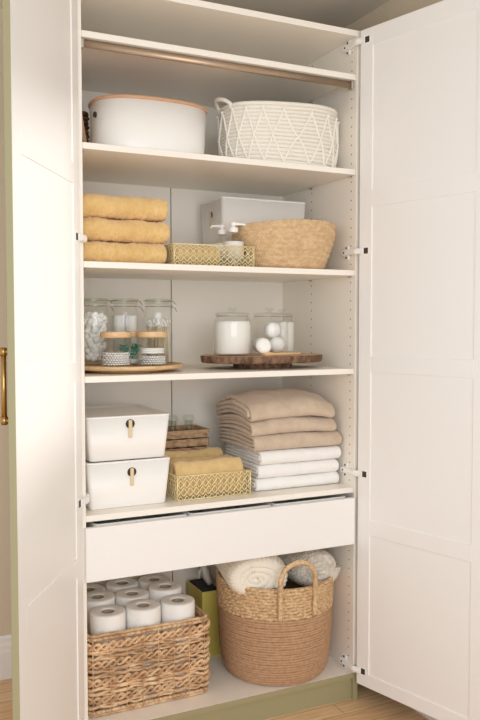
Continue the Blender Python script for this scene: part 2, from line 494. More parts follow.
# yellow stack
zz = SH['towel']+.001
for i, (h, x1, wd_) in enumerate(((.066, .292, 'bottom'), (.069, .306, 'middle'), (.073, .302, 'top'))):
    towel('folded_towel', ['thick mustard yellow towel at the bottom of its stack of three', 'thick mustard yellow towel in the middle of the stack', 'thick mustard yellow towel on top of the stack'][i], 'towel',
          'mustard towels on the shelf', M['yellow'], .022, x1+.010, .050+.004*i, .36, zz, h, n=2, seed=3+i, amp=.006, jag=.006, fr=14, fuzz=.0030)
    zz += h+.003
# white and beige stack: the front edges sag with height
zz = SH['box']+.001
def lean(p):
    q = p.copy(); hgt = max(0, p.z-.90)
    q.z += hgt*.24*sin(pi*min(1, max(0, (p.y-.06)/.34)))
    q.z -= hgt*.25*max(0, (p.x-.86))/.12*.6
    q.z -= hgt*.22*max(0, (.72-p.x))/.12*.5
    return q
for i, h in enumerate((.043, .046, .047)):
    towel('folded_towel', ['white towel at the very bottom of the tall stack, touching the shelf', 'white towel in the middle of the three white ones', 'white towel directly beneath the beige towels'][i], 'towel', 'white towels in the tall stack',
          M['wtowel'], .626+.003*i, .976-.003*i, .072-.004*i, .36, zz, h, n=2, seed=21+i, amp=.003, jag=.012, warp=lean)
    zz += h+.001
for i, h in enumerate((.052, .048, .055)):
    towel('folded_towel', ['beige towel lying directly on the white towels', 'beige towel in the middle of the three beige ones', 'rumpled beige towel on top of the tall stack'][i], 'towel', 'beige towels in the tall stack',
          M['beige'], .618-.006*i, .977-.012*i, .066+.006*i, .37, zz, h, n=2, seed=44+i, amp=.006+.001*i, jag=.016, warp=lean)
    zz += h+.001

# ------------------------------------------------------------------ top shelf
Z = SH['basket']+.0005
# dark woven basket with birch slats, behind the oval box
t = thing('woven_storage_basket', 'small dark brown woven basket with pale slats, at the far left of the upper shelf', 'basket', (.066, .38, Z))
bm = NB()
for k in range(11):
    zc = Z+.007+k*.0145
    per, T = perimeter(rrect(.026, .104, .262, .46, .012), .008)
    tube(bm, [(x+nx*.002*sin(2*pi*s/.03+k*pi), y+ny*.002*sin(2*pi*s/.03+k*pi), zc) for x, y, nx, ny, s in per], .0072, 6, True)
obj('basket_body', bm, M['brownweave'], t)
for i, (y, w) in enumerate(((.252, .0), (.252, .028))):
    bm = NB(); mx = Matrix.Translation((.058+w, y-.003, Z+.085)) @ Matrix.Rotation(radians(-9), 4, 'Y')
    box(bm, -.006, .006, -.002, .002, -.075, .075, .001, mx=mx); obj('slat', bm, M['drywood'], t, False, 'pale birch slat')
# oval white box with wooden rim
t = thing('oval_storage_box', 'smooth white oval storage box with a thin wooden rim', 'box', (.277, .165, Z))
bm = NB(); n = 72; A, Bb = .190, .128
def orow(a, b, z, e=2.5): return [(.281+sup(a, b, 2*pi*k/n, e)[0], .165+sup(a, b, 2*pi*k/n, e)[1], z) for k in range(n)]
loft(bm, [orow(A*.93, Bb*.92, Z), orow(A*.955, Bb*.95, Z+.003), orow(A*.965, Bb*.96, Z+.01), orow(A, Bb, Z+.158), orow(A-.004, Bb-.004, Z+.158), orow(A*.93, Bb*.92, Z+.012)], True, True, True)
obj('box_body', bm, M['plastic'], t)
bm = NB()
loft(bm, [orow(A+.0035, Bb+.0035, Z+.1585), orow(A+.0045, Bb+.0045, Z+.161), orow(A+.0045, Bb+.0045, Z+.166), orow(A+.002, Bb+.002, Z+.168), orow(A-.008, Bb-.008, Z+.168)], True, True, True)
obj('lid', bm, M['lipwood'], t, True, 'wooden lid rim')
bm = NB(); q = [.281+sup(A*.99, Bb*.99, radians(190), 2.5)[0], .165+sup(A*.99, Bb*.99, radians(190), 2.5)[1]]
tube(bm, [(q[0]-.004, q[1]-.001, Z+.118), (q[0]+.004, q[1]+.001, Z+.118)], .009, 20)
obj('finger_hole', bm, M['dark'], t, True, 'dark oval finger hole')

# white rope basket with macrame net
t = thing('rope_basket', 'white coiled cotton rope basket wrapped in a knotted diamond net', 'basket', (.735, .155, Z))
cx, cy = .757, .150
def rbr(z):  # half axes
    u = (z-Z)/.21
    k = .90+.10*min(1, u*3)**.5 if u < .33 else 1.0
    return .2165*k, .135*k
bm = NB(); n = 120; zc = Z+.008; i = 0
while zc < Z+.212:
    a, b = rbr(zc)
    tilt = lambda x: 0.006*sin((x-cx)*9)*((zc-Z)/.2)
    pts = []
    for k in range(n):
        x, y = sup(a-.007, b-.007, 2*pi*k/n, 2.5); pts.append((cx+x, cy+y, zc+tilt(cx+x)))
    tube(bm, pts, .0074, 8, True, lobes=3, twist=90, amp=.16); zc += .0128; i += 1
a, b = rbr(Z+.01)
loft(bm, [[(cx+sup((a-.01)*q, (b-.01)*q, 2*pi*k/60, 2.5)[0], cy+sup((a-.01)*q, (b-.01)*q, 2*pi*k/60, 2.5)[1], Z+.004) for k in range(60)] for q in (1, .05)], True, False, True)
body = obj('basket_body', bm, M['rope'], t)
bm = NB(); nn = 18
for k in range(nn):
    for s in (-1, 1):
        pts = []
        for q in range(25):
            u = q/24; th = 2*pi*(k+s*1.0*u)/nn + 2*pi*.5/nn*0
            z = Z+.176-.172*u; a, b = rbr(z); ext = .001+(.0025 if (q % 12) in (0,) else 0)
            x, y = sup(a+ext-.0005, b+ext-.0005, th, 2.5); pts.append((cx+x, cy+y, max(z, Z+.003)))
        tube(bm, pts, .0036, 6)
    th = 2*pi*k/nn; a, b = rbr(Z+.176); x, y = sup(a+.003, b+.003, th, 2.5)
    t2 = bmesh.new(); bmesh.ops.create_icosphere(t2, subdivisions=1, radius=.006); t2.transform(Matrix.Translation((cx+x, cy+y, Z+.178))); merge(bm, t2)
obj('macrame_net', bm, M['cord'], t, True, 'knotted diamond net of white cord')
bm = NB()
for sd in (-1, 1):
    pts = []
    for q in range(21):
        a_ = pi*q/20
        yy = cy-.045*cos(a_); zz_ = Z+.192+.026*sin(a_)**.8
        if sd > 0: xx = cx+.195+.006*sin(a_)
        else: xx = cx-(.203+.034*sin(a_))
        if q in (0, 20): zz_ -= .02
        pts.append((xx, yy, zz_))
    tube(bm, pts, .0075, 10, lobes=3, twist=120, amp=.2)
    obj('handle', bm, M['rope'], t); bm = NB()
bm.free()

# ------------------------------------------------------------------ towel shelf: gold wire tray etc
def wire_tray(name, label, x0, x1, y0, y1, z0, z1, rows=3, pitch=.022):
    t = thing(name, label, 'tray', ((x0+x1)/2, (y0+y1)/2, z0), group='gold wire trays')
    bm = NB(); r = .0016
    for z in (z0+r, z1-r):
        tube(bm, [(x0, y0, z), (x1, y0, z), (x1, y1, z), (x0, y1, z)], .0019, 6, True)
    for x, y in ((x0, y0), (x1, y0), (x1, y1), (x0, y1)): tube(bm, [(x, y, z0), (x, y, z1)], .0022, 6)
    H = z1-z0-2*r; rh = H/rows
    def lattice(a, b, ax, fixed):
        L_ = b-a; m = max(2, round(L_/pitch)); st = m*8
        for j in range(rows+1):
            for s in (1, -1):
                if (j == 0 and s < 0) or (j == rows and s > 0): continue
                pts = []
                for q in range(st+1):
                    u = q/st; z = z0+r+j*rh + s*(.5*rh)*(1-cos(2*pi*m*u+ (pi if j % 2 else 0)))*.5
                    z = min(z1-r, max(z0+r, z))
                    pts.append((a+L_*u, fixed, z) if ax == 'x' else (fixed, a+L_*u, z))
                tube(bm, pts, .0019, 5)
        for q in range(m+1):
            u = q/m; pts = [((a+L_*u, fixed, z) if ax == 'x' else (fixed, a+L_*u, z)) for z in (z0+r, z1-r)]
            tube(bm, pts, .0009, 4)
    lattice(x0, x1, 'x', y0); lattice(x0, x1, 'x', y1); lattice(y0, y1, 'y', x0); lattice(y0, y1, 'y', x1)
    q = x0
    while q < x1: tube(bm, [(q, y0, z0+.001), (q, y1, z0+.001)], .001, 4); q += .02
    obj('wire_frame', bm, M['gold'], t)
    return t
Z = SH['towel']+.0005
wire_tray('wire_tray', 'long gold wire tray beside the mustard towels, holding soap pumps', .322, .606, .045, .215, Z, Z+.070)
towel('washcloth', 'folded mustard washcloth filling the gold tray beside the soap pumps', 'washcloth', None, M['ycloth'], .328, .488, .053, .19, Z+.003, .062, n=3, seed=61, amp=.002)

def bottle(loc, lab, nozzle):
    x, y, z = loc
    t = thing('pump_bottle', lab, 'bottle', loc, group='soap pump bottles')
    bm = NB()
    lathe(bm, [(0, z+.001), (.028, z+.001), (.033, z+.005), (.034, z+.012), (.034, z+.084), (.031, z+.095), (.022, z+.103), (.014, z+.108), (.0125, z+.115),
               (.0115, z+.115), (.012, z+.108), (.021, z+.101), (.0295, z+.093), (.0325, z+.083), (.0325, z+.012), (.0315, z+.007), (0, z+.004)], x, y, 32)
    obj('bottle_body', bm, M['glass'], t, True, 'clear glass body')
    bm = NB(); lathe(bm, [(0, z+.005), (.0305, z+.006), (.0315, z+.013), (.0315, z+.080), (0, z+.080)], x, y, 28); obj('soap', bm, M['soap'], t, True, 'pale liquid')
    bm = NB(); lathe(bm, [(.0343, z+.026), (.0347, z+.026), (.0347, z+.084), (.0343, z+.084)], x, y, 32, closed=True); obj('label_band', bm, M['label'], t, True, 'plain white label')
    bm = NB(); lathe(bm, [(0, z+.1155), (.016, z+.1155), (.0165, z+.118), (.0165, z+.130), (.0145, z+.133), (.006, z+.134), (.006, z+.138), (.011, z+.139), (.0115, z+.141), (.0115, z+.148), (.009, z+.151), (0, z+.151)], x, y, 24)
    a = radians(nozzle); tube(bm, [(x, y, z+.144), (x+.02*cos(a), y+.02*sin(a), z+.1445), (x+.040*cos(a), y+.040*sin(a), z+.143), (x+.045*cos(a), y+.045*sin(a), z+.137)], [.006, .005, .004, .0035], 8)
    obj('pump', bm, M['plastic'], t, True, 'white pump head')
bottle((.553, .092, Z+.003), 'glass soap bottle with white pump and white label, nearest the seagrass basket', -14)
bottle((.548, .172, Z+.003), 'glass soap bottle with white pump, half hidden behind another', 182)

# white box
def kuggis(x0, x1, y0, y1, z0, h, label, tab, holes=True, taper=.013, group=None):
    t = thing('lidded_storage_box', label, 'box', ((x0+x1)/2, (y0+y1)/2, z0), group=group)
    tp = taper; bm = NB()
    def rr(d, z, r=.013): return [(p[0], p[1], z) for p in rrect(x0+d, x1-d, y0+d, y1-d, r)]
    loft(bm, [rr(tp+.003, z0), rr(tp, z0+.003), rr(.0008, z0+h-.0065), rr(.005, z0+h-.0065), rr(tp+.005, z0+.004)], True, True, True)
    obj('box_body', bm, M['plastic'], t)
    bm = NB(); zt = z0+h
    loft(bm, [rr(.0008, zt-.0063), rr(.0002, zt-.005), rr(.0002, zt-.0015), rr(.0015, zt), rr(.008, zt), rr(.012, zt-.006), rr(.05, zt-.0062)], True, True, True)
    obj('lid', bm, M['plastic'], t)
    if tab:
        side_, u, zc = tab
        bm = NB()
        k = (zc-z0)/(h-.0065); d = tp*(1-k)+.0008*k
        if side_ == 'front':
            y = y0+d
            tube(bm, [(u, y+.002, zc), (u, y-.0022, zc)], .0145, 20); obj('grip_hole', bm, M['dark'], t, True, 'dark round grip hole')
            bm = NB(); box(bm, u-.0058, u+.0058, y-.0052, y-.0026, zc-.044, zc+.012, .001)
        else:
            x = x0+d
            tube(bm, [(x+.002, u, zc), (x-.0022, u, zc)], .0115, 20); obj('grip_hole', bm, M['dark'], t, True, 'dark round grip hole')
            bm = NB(); box(bm, x-.0052, x-.0026, u-.0058, u+.0058, zc-.044, zc+.012, .001)
        obj('pull_tab', bm, M['leather'], t, False, 'tan leather pull tab')
    return t
kuggis(.588, .938, .262, .47, SH['towel']+.0005, .268, 'large white plastic box behind the seagrass basket and soap pumps', ('left', .365, SH['towel']+.215))
kuggis(.036, .312, .052, .40, SH['box']+.0005, .149, 'white lidded plastic box with leather tab, standing on the shelf', ('front', .180, SH['box']+.113), group='stacked white boxes')
kuggis(.036, .311, .054, .400, SH['box']+.1505, .141, 'white lidded plastic box with leather tab, topmost of the two stacked', ('front', .176, SH['box']+.266), group='stacked white boxes')

# seagrass basket
t = thing('seagrass_basket', 'tan herringbone seagrass bowl basket in front of the large white box', 'basket', (.769, .14, SH['towel']))
Z = SH['towel']+.0005; bm = NB(); n, mrow = 640, 84
def sgp(u, k, inner=0):
    th = 2*pi*k/n
    f = .75+.25*min(1, u/.75)**.8
    a, b = .184*f-inner, .128*f-inner
    if u < .08: a *= .93+.07*sqrt(u/.08); b *= .93+.07*sqrt(u/.08)
    x, y = sup(a, b, th, 2.3)
    rz = Z+.001+(.152+.009*cos(th+.3)+.003*sin(3*th))*u
    L_ = th*.165; v = u*.15
    band = int(v/.019); ph = L_/.0125 + (v % .019)/.019*1.3*(1 if band % 2 else -1)*1.0
    w = abs(sin(pi*ph))**.6*.0052*abs(sin(pi*(v/.019)))**.4
    w += .0008*noise.noise(Vector((x*80, y*80, rz*80)))
    if inner: w = 0
    l = math.hypot(x, y); return (.769+x*(1+w/l), .130+y*(1+w/l), rz)
rows = [[sgp(j/mrow, k) for k in range(n)] for j in range(mrow+1)] + [[sgp(j/8, k, .006) for k in range(n)] for j in (8, 4, 1)]
loft(bm, rows, True, True, True); obj('basket_body', bm, M['seagrass'], t)
bm = NB(); pts = [Vector(sgp(1, k*4, .002)) for k in range(n//4)]
tube(bm, [p+Vector((0, 0, .002)) for p in pts], .0055, 8, True, lobes=3, twist=220, amp=.3)
obj('rim', bm, M['seagrass'], t)

# ------------------------------------------------------------------ jar shelf, left turntable
Z = SH['jar']+.0005
t = thing('turntable', 'round pale bamboo turntable carrying the cotton jars', 'turntable', (.215, .235, Z))
bm = NB(); lathe(bm, [(0, Z), (.125, Z), (.125, Z+.008), (0, Z+.008)], .215, .225, 48); obj('base', bm, M['bamboo'], t, False)
bm = NB(); lathe(bm, [(0, Z+.0085), (.178, Z+.0085), (.192, Z+.0125), (.194, Z+.016), (.194, Z+.022), (.192, Z+.024), (.185, Z+.024), (.183, Z+.021), (0, Z+.021)], .215, .225, 96); obj('disc', bm, M['bamboo'], t)
ZT = Z+.0215
def clip_jar(x, y, label):
    z = ZT; t = thing('clip_top_jar', label, 'jar', (x, y, z), group='tall clip-top glass jars'); H = .212; r = .0505
    bm = NB(); o_ = [(0, z+.0005), (r*.9, z+.0005), (r, z+.006), (r, z+H*.80), (r*.97, z+H*.86), (r*.87, z+H*.915), (r*.84, z+H*.935), (r*.84, z+H*.96)]
    i_ = [(a-.0022, b) for a, b in o_[::-1] if a > 0]; i_[-1] = (r*.88, z+.004); i_.append((0, z+.004))
    lathe(bm, o_+i_, x, y, 40); obj('jar_body', bm, M['glass'], t, True, 'clear glass body')
    bm = NB(); lathe(bm, [(r*.80, z+H*.962), (r*.93, z+H*.962), (r*.95, z+H*.972), (r*.93, z+H*.982), (r*.80, z+H*.982)], x, y, 40, closed=True); obj('gasket', bm, M['rimglass'], t, True, 'pale rubber gasket')
    bm = NB(); lathe(bm, [(0, z+H*.985), (r*.92, z+H*.985), (r*.96, z+H*.995), (r*.96, z+H*1.03), (r*.90, z+H*1.045), (r*.6, z+H*1.05), (0, z+H*1.05)], x, y, 40); obj('lid', bm, M['rimglass'], t, True, 'thick greenish glass lid')
    bm = NB(); R2 = r*.985
    tube(bm, [(x+R2*.9*cos(2*pi*k/32), y+R2*.9*sin(2*pi*k/32), z+H*.925) for k in range(32)], .0012, 5, True)
    tube(bm, [(x+r*.99*cos(2*pi*k/32), y+r*.99*sin(2*pi*k/32), z+H*1.012) for k in range(32)], .0012, 5, True)
    for s in (-1, 1):
        a0 = radians(-25)
        c, s_ = cos(a0), sin(a0)
        px_, py_ = -s_, c
        def Q(rad, off, zz_): return (x+c*rad+px_*off, y+s_*rad+py_*off, z+zz_)
        tube(bm, [Q(r*.95, s*.008, H*.925), Q(r*1.16, s*.010, H*.90), Q(r*1.22, s*.010, H*.955), Q(r*1.02, s*.008, H*1.012)], .0013, 5)
    tube(bm, [Q(r*1.16, -.01, H*.90), Q(r*1.28, -.006, H*.84), Q(r*1.28, .006, H*.84), Q(r*1.16, .01, H*.90)], .0013, 5)
    obj('wire_clip', bm, M['chrome'], t, True, 'steel wire clip')
    return z, r, H
TJ = [(.122, .272, 'tall clip-top glass jar of cotton balls, nearest the left door'), (.2355, .300, 'tall clip-top glass jar of cotton pads, in the middle of its row'), (.348, .272, 'tall clip-top glass jar of long cotton sticks, at the right end of its row')]
for x, y, lb in TJ: clip_jar(x, y, lb)
# contents
z = ZT+.005; bm = NB(); x, y, _ = TJ[0]; random.seed(11)
for k in range(190):
    a = random.uniform(0, 2*pi); rr_ = .033*sqrt(random.random()); zz_ = z+.014+random.random()*.150
    t2 = bmesh.new(); bmesh.ops.create_icosphere(t2, subdivisions=2, radius=random.uniform(.010, .0135))
    for v in t2.verts: v.co *= 1+.2*noise.noise(v.co*90+Vector((k, 0, 0)))
    t2.transform(Matrix.Translation((x+rr_*cos(a), y+rr_*sin(a), zz_))); merge(bm, t2)
solo('cotton_balls', bm, M['cotton'], 'fluffy white cotton balls filling the leftmost tall jar', 'cotton balls', (x, y, z), kind='stuff')
bm = NB(); x, y, _ = TJ[1]
for cx_, cy_ in ((-.0215, -.006), (.0215, -.010), (0, .024)):
    for k in range(50):
        dx, dy = random.uniform(-.0015, .0015), random.uniform(-.0015, .0015); zz_ = z+.0032*k
        lathe(bm, [(0, zz_), (.019, zz_), (.0205, zz_+.0015), (.019, zz_+.0029), (0, zz_+.0029)], x+cx_+dx, y+cy_+dy, 18)
solo('cotton_pads', bm, M['cotton'], 'piled white cotton pads inside the middle tall jar', 'cotton pads', (x, y, z), kind='stuff')
bm = NB(); x, y, _ = TJ[2]
for k in range(150):
    a = random.uniform(0, 2*pi); r1 = .041*sqrt(random.random()); b = a+random.uniform(-.5, .5); r2 = .041*sqrt(random.random())
    L_ = random.uniform(.125, .15); p, q = Vector((x+r1*cos(a), y+r1*sin(a), z+.001)), Vector((x+r2*cos(b), y+r2*sin(b), z+L_))
    tube(bm, [p, q], .0014, 5)
    for c in (p.lerp(q, .97), ):
        t2 = bmesh.new(); bmesh.ops.create_icosphere(t2, subdivisions=1, radius=.0038); t2.transform(Matrix.Translation(c) @ Matrix.Diagonal((1, 1, 2, 1))); merge(bm, t2, 1)
solo('cotton_swabs', bm, [M['swabstick'], M['cotton']], 'long cream cotton sticks standing in the rightmost tall jar', 'cotton swabs', (x, y, z), kind='stuff')
# small jars with wooden lids
def small_jar(x, y, label):
    z = ZT; r = .0475; H = .092; t = thing('wood_lid_jar', label, 'jar', (x, y, z), group='small ribbed jars with wooden lids')
    rib = lambda a: 1+.012*cos(22*a)
    bm = NB(); lathe(bm, [(0, z+.0005), (r*.93, z+.0005), (r, z+.005), (r, z+H), (r-.002, z+H), (r-.002, z+.006), (0, z+.004)], x, y, 132, wob=rib); obj('jar_body', bm, M['glass'], t, True, 'clear ribbed glass body')
    bm = NB(); lathe(bm, [(0, z+H+.0005), (r*1.01, z+H+.0005), (r*1.04, z+H+.003), (r*1.04, z+H+.016), (r*1.02, z+H+.019), (0, z+H+.019)], x, y, 48); obj('lid', bm, M['bamboo'], t, True, 'bamboo lid')
small_jar(.145, .100, 'small glass jar with wooden lid, front left on the bamboo turntable')
small_jar(.268, .105, 'small glass jar with wooden lid, front right on the bamboo turntable')
small_jar(.218, .193, 'small glass jar with wooden lid behind the other two, holding green picks')
def swab_pile(x, y, h, label, ext=None):
    bm = NB(); z = ZT+.005
    # short swabs standing on end, only their rounded tips and shafts
    for lay in range(max(1, int(h/.0075))):
        for i in range(-5, 6):
            dx = i*.0078+(.0039 if lay % 2 else 0)
            w = .043**2-dx*dx
            if w <= 0.00005: continue
            L_ = sqrt(w)*.93
            zc = z+.004+lay*.0068
            pts = [(x+dx, y-L_, zc), (x+dx, y-L_+.012, zc), (x+dx, y+L_-.012, zc), (x+dx, y+L_, zc)]
            tube(bm, [pts[1], pts[2]], .0012, 5)
            for c in (pts[0], pts[3]):
                s = 1 if c is pts[0] else -1
                t2 = bmesh.new(); bmesh.ops.create_icosphere(t2, subdivisions=2, radius=.0034)
                t2.transform(Matrix.Translation((c[0], c[1]+s*.005, c[2])) @ Matrix.Diagonal((1, 2, 1, 1))); merge(bm, t2)
    if ext:
        for k in range(3):
            lathe(bm, [(0, z+h+.006*k), (.038, z+h+.006*k), (.040, z+h+.006*k+.003), (.038, z+h+.006*k+.0055), (0, z+h+.006*k+.0055)], x, y, 30)
    return solo('cotton_swabs', bm, M['cotton'], label, 'cotton swabs', (x, y, z), kind='stuff')
swab_pile(.145, .100, .052, 'white cotton swabs heaped in the front left small jar')
swab_pile(.268, .105, .036, 'white cotton swabs under pads in the front right small jar', True)
bm = NB(); x, y = .218, .193
for k in range(60):
    a = random.uniform(0, 2*pi); r1 = .032*sqrt(random.random()); p = Vector((x+r1*cos(a), y+r1*sin(a), ZT+.028+random.random()*.04))
    d = Vector((random.uniform(-1, 1), random.uniform(-1, 1), random.uniform(-.6, 1))).normalized()*.010
    tube(bm, [p-d, p+d], .0026, 5)
lathe(bm, [(0, ZT+.006), (.036, ZT+.006), (.038, ZT+.02), (0, ZT+.022)], x, y, 24, mi=1)
solo('floss_picks', bm, [M['teal'], M['cotton']], 'teal green picks inside the small jar at the back', 'floss picks', (x, y, ZT+.006), kind='stuff')

# wood slice stand
Z = SH['jar']+.0005; cx, cy = .722, .205
t = thing('wood_slice_stand', 'thick bark-edged wooden slice stand on a round foot', 'stand', (cx, cy, Z))
def slab(a, b, z0, z1, seed, nm):
    bm = NB(); n = 140
    def wob(th): return 1+.018*noise.noise(Vector((cos(th)*2.5, sin(th)*2.5, seed)))+.012*noise.noise(Vector((cos(th)*11, sin(th)*11, seed)))
    def row(f, z): return [(cx+a*cos(2*pi*k/n)*wob(2*pi*k/n)*f, cy+b*sin(2*pi*k/n)*wob(2*pi*k/n)*f, z+.0012*noise.noise(Vector((k*.3, z*90, seed)))) for k in range(n)]
    hgt = z1-z0
    loft(bm, [row(.96, z0), row(.985, z0+.15*hgt), row(.99, z0+.5*hgt), row(1.0, z0+.85*hgt), row(.985, z1)], True, True, False, mi=0)
    top = [bm.verts[-n+k] if False else None for k in range(1)]
    bm.verts.ensure_lookup_table(); f = bm.faces.new(bm.verts[-n:]); f.material_index = 1
    obj(nm, bm, [M['bark'], M['slab']], t, False)
slab(.110, .095, Z, Z+.020, 4, 'foot'); slab(.233, .158, Z+.0205, Z+.046, 9, 'slice')
ZS = Z+.0472
def canister(x, y, r, H, label, fill=None):
    z = ZS; t = thing('glass_canister', label, 'jar', (x, y, z), group='knob-lidded glass canisters')
    bm = NB(); o_ = [(0, z+.0005), (r*.92, z+.0005), (r, z+.008), (r, z+H*.76), (r*.95, z+H*.84), (r*.82, z+H*.90), (r*.80, z+H*.93), (r*.86, z+H*.945)]
    i_ = [(a-.0025, b) for a, b in o_[::-1] if a > 0]; i_[-1] = (r*.9, z+.004); i_.append((0, z+.004))
    lathe(bm, o_+i_, x, y, 48); obj('jar_body', bm, M['glass'], t, True, 'clear glass body')
    bm = NB(); lathe(bm, [(0, z+H*.95), (r*.88, z+H*.95), (r*.90, z+H*.965), (r*.88, z+H*.985), (r*.5, z+H*1.0), (.008, z+H*1.01), (.006, z+H*1.03), (.010, z+H*1.05), (.015, z+H*1.07), (.015, z+H*1.09), (.010, z+H*1.105), (0, z+H*1.11)], x, y, 40)
    obj('lid', bm, M['rimglass'], t, True, 'glass lid with round knob')
    bm = NB(); tube(bm, [(x+r*.83*cos(2*pi*k/32), y+r*.83*sin(2*pi*k/32), z+H*.915) for k in range(32)], .0012, 5, True)
    tube(bm, [(x+r*.83*cos(a), y+r*.83*sin(a), z+q) for a, q in ((0, H*.915), (0, H*.86), (0, H*.80))], .0013, 5); obj('wire_clip', bm, M['chrome'], t, True, 'thin wire collar')
    if fill:
        bm = NB(); f = fill; lathe(bm, [(0, z+.005), (r*.88, z+.005), (r-.0035, z+.010), (r-.0035, z+H*min(f, .75)), ((r-.0035)*.93, z+H*f), (0, z+H*f+.003)], x, y, 40)
        solo('washing_powder', bm, M['powder'], {1: 'fine white powder filling the left canister', 2: 'white powder filling the canister at the back right'}[1 if x < .7 else 2], 'powder', (x, y, z+.005), kind='stuff')
canister(.592, .185, .068, .150, 'glass canister full of white powder, at the left of the wood slice', .80)
canister(.742, .190, .068, .150, 'glass canister with white balls inside, in the middle of the wood slice')
canister(.838, .275, .050, .150, 'narrow glass canister half hidden behind the one with balls', .78)
g0 = None
for (x, y, z, r, lb) in ((.766, .180, ZS+.034, .029, 'white wool ball low in the middle canister, at the right'), (.748, .178, ZS+.088, .029, 'white wool ball lying uppermost in the middle canister'), (.712, .206, ZS+.034, .028, 'white wool ball low in the middle canister, at the left back')):
    bm = NB(); bmesh.ops.create_icosphere(bm, subdivisions=4, radius=r)
    for v in bm.verts: v.co *= 1+.03*noise.noise(v.co*60)
    bm.transform(Matrix.Translation((x, y, z)))
    solo('wool_ball', bm, M['cotton'], lb, 'ball', (x, y, z-r), 'white balls in the middle canister')
# brush with wooden handle in front of the canister
t = thing('scrub_brush', 'round white brush with pale wooden handle lying before the middle canister', 'brush', (.68, .085, ZS))
bm = NB(); z = ZS; x, y = .664, .088
lathe(bm, [(0, -.012), (.020, -.012), (.0265, -.005), (.028, .004), (.024, .013), (.016, .017), (0, .018)], 0, 0, 32)
for v in bm.verts: v.co *= 1+.05*noise.noise(v.co*150)
bm.transform(Matrix.Translation((x, y, z+.034)) @ Matrix.Rotation(radians(72), 4, 'X'))
obj('brush_head', bm, M['cotton'], t, True, 'round white brush head')
bm = NB(); tube(bm, [(x, y+.004, z+.0095), (x+.012, y-.006, z+.0065), (x+.04, y-.010, z+.0055), (x+.09, y-.012, z+.0055), (x+.140, y-.014, z+.0055)], [.011, .009, .005, .0052, .0048], 10)
obj('handle', bm, M['bamboo'], t, True, 'pale wooden handle')

# ------------------------------------------------------------------ box shelf: lower tray, crate
Z = SH['box']+.0005
wire_tray('wire_tray', 'deep gold wire tray holding three rolled washcloths beside the white towels', .338, .604, .066, .322, Z, Z+.082, rows=3, pitch=.022)
for i, (y0, x0, x1, z0, h, lb) in enumerate(((.086, .343, .592, Z+.004, .112, 'rolled mustard washcloth at the front of the lower gold tray'), (.166, .347, .594, Z+.004, .104, 'rolled mustard washcloth in the middle of the lower gold tray'), (.244, .345, .594, Z+.004, .118, 'rolled mustard washcloth at the back of the lower gold tray'))):
    bm = NB(); towel_mesh(bm, x0, x1, y0, y0+.072, z0, .072, n=3, seed=70+i, amp=.003, puff=.0, jag=.008)
    # stood on its edge: fold line up, cloth taller than deep
    for v in bm.verts:
        yy, zz_ = v.co.y-y0, v.co.z-z0
        v.co.y = y0+.036+(zz_-.036)*.98; v.co.z = z0+h-yy*(h/.078)
    for v in bm.verts: v.co.z = max(z0, v.co.z)
    solo('washcloth', bm, M['ycloth'], lb, 'washcloth', ((x0+x1)/2, y0+.036, z0), 'rolled washcloths in the lower tray')
# wooden strip crate on the left at the back
x0, x1, y0, y1 = .345, .580, .350, .500
t = thing('woven_crate', 'woven wooden strip crate holding clear bottles, behind the rolled washcloths', 'basket', ((x0+x1)/2, (y0+y1)/2, Z))
bm = NB(); hz = .0300
for j in range(6):
    zc = Z+.016+j*.0315
    per, T = perimeter(rrect(x0+.006, x1-.006, y0+.006, y1-.006, .01), .006)
    pts = [(x+nx*.004*sin(2*pi*s/.052+j*pi), y+ny*.004*sin(2*pi*s/.052+j*pi), zc) for x, y, nx, ny, s in per]
    rows = [[(p[0], p[1], p[2]-.0135) for p in pts], [(p[0], p[1], p[2]+.0135) for p in pts]]
    nn_ = len(pts)
    ou = [(p[0]+q[2]*.0015, p[1]+q[3]*.0015) for p, q in zip(pts, per)]; inn = [(p[0]-q[2]*.0015, p[1]-q[3]*.0015) for p, q in zip(pts, per)]
    loft(bm, [[(a, b, zc-.0135) for a, b in ou], [(a, b, zc+.0135) for a, b in ou], [(a, b, zc+.0135) for a, b in inn], [(a, b, zc-.0135) for a, b in inn], [(a, b, zc-.0135) for a, b in ou]])
obj('crate_body', bm, M['crate'], t, False)
bm = NB(); ou, inn = rrect(x0, x1, y0, y1, .012), rrect(x0+.010, x1-.010, y0+.010, y1-.010, .006); zz_ = Z+.1885
loft(bm, [[(a, b, zz_-.012) for a, b in ou], [(a, b, zz_) for a, b in ou], [(a, b, zz_) for a, b in inn], [(a, b, zz_-.012) for a, b in inn], [(a, b, zz_-.012) for a, b in ou]])
obj('rim', bm, M['crate'], t, False)
bm = NB(); box(bm, x0+.014, x1-.014, y0+.014, y1-.014, Z+.001, Z+.004); obj('bottom', bm, M['crate'], t, False)
lbs = ('clear glass bottle in the woven crate, nearest the white boxes', 'clear glass bottle in the middle of the woven crate', 'clear glass bottle in the woven crate, at its right side')
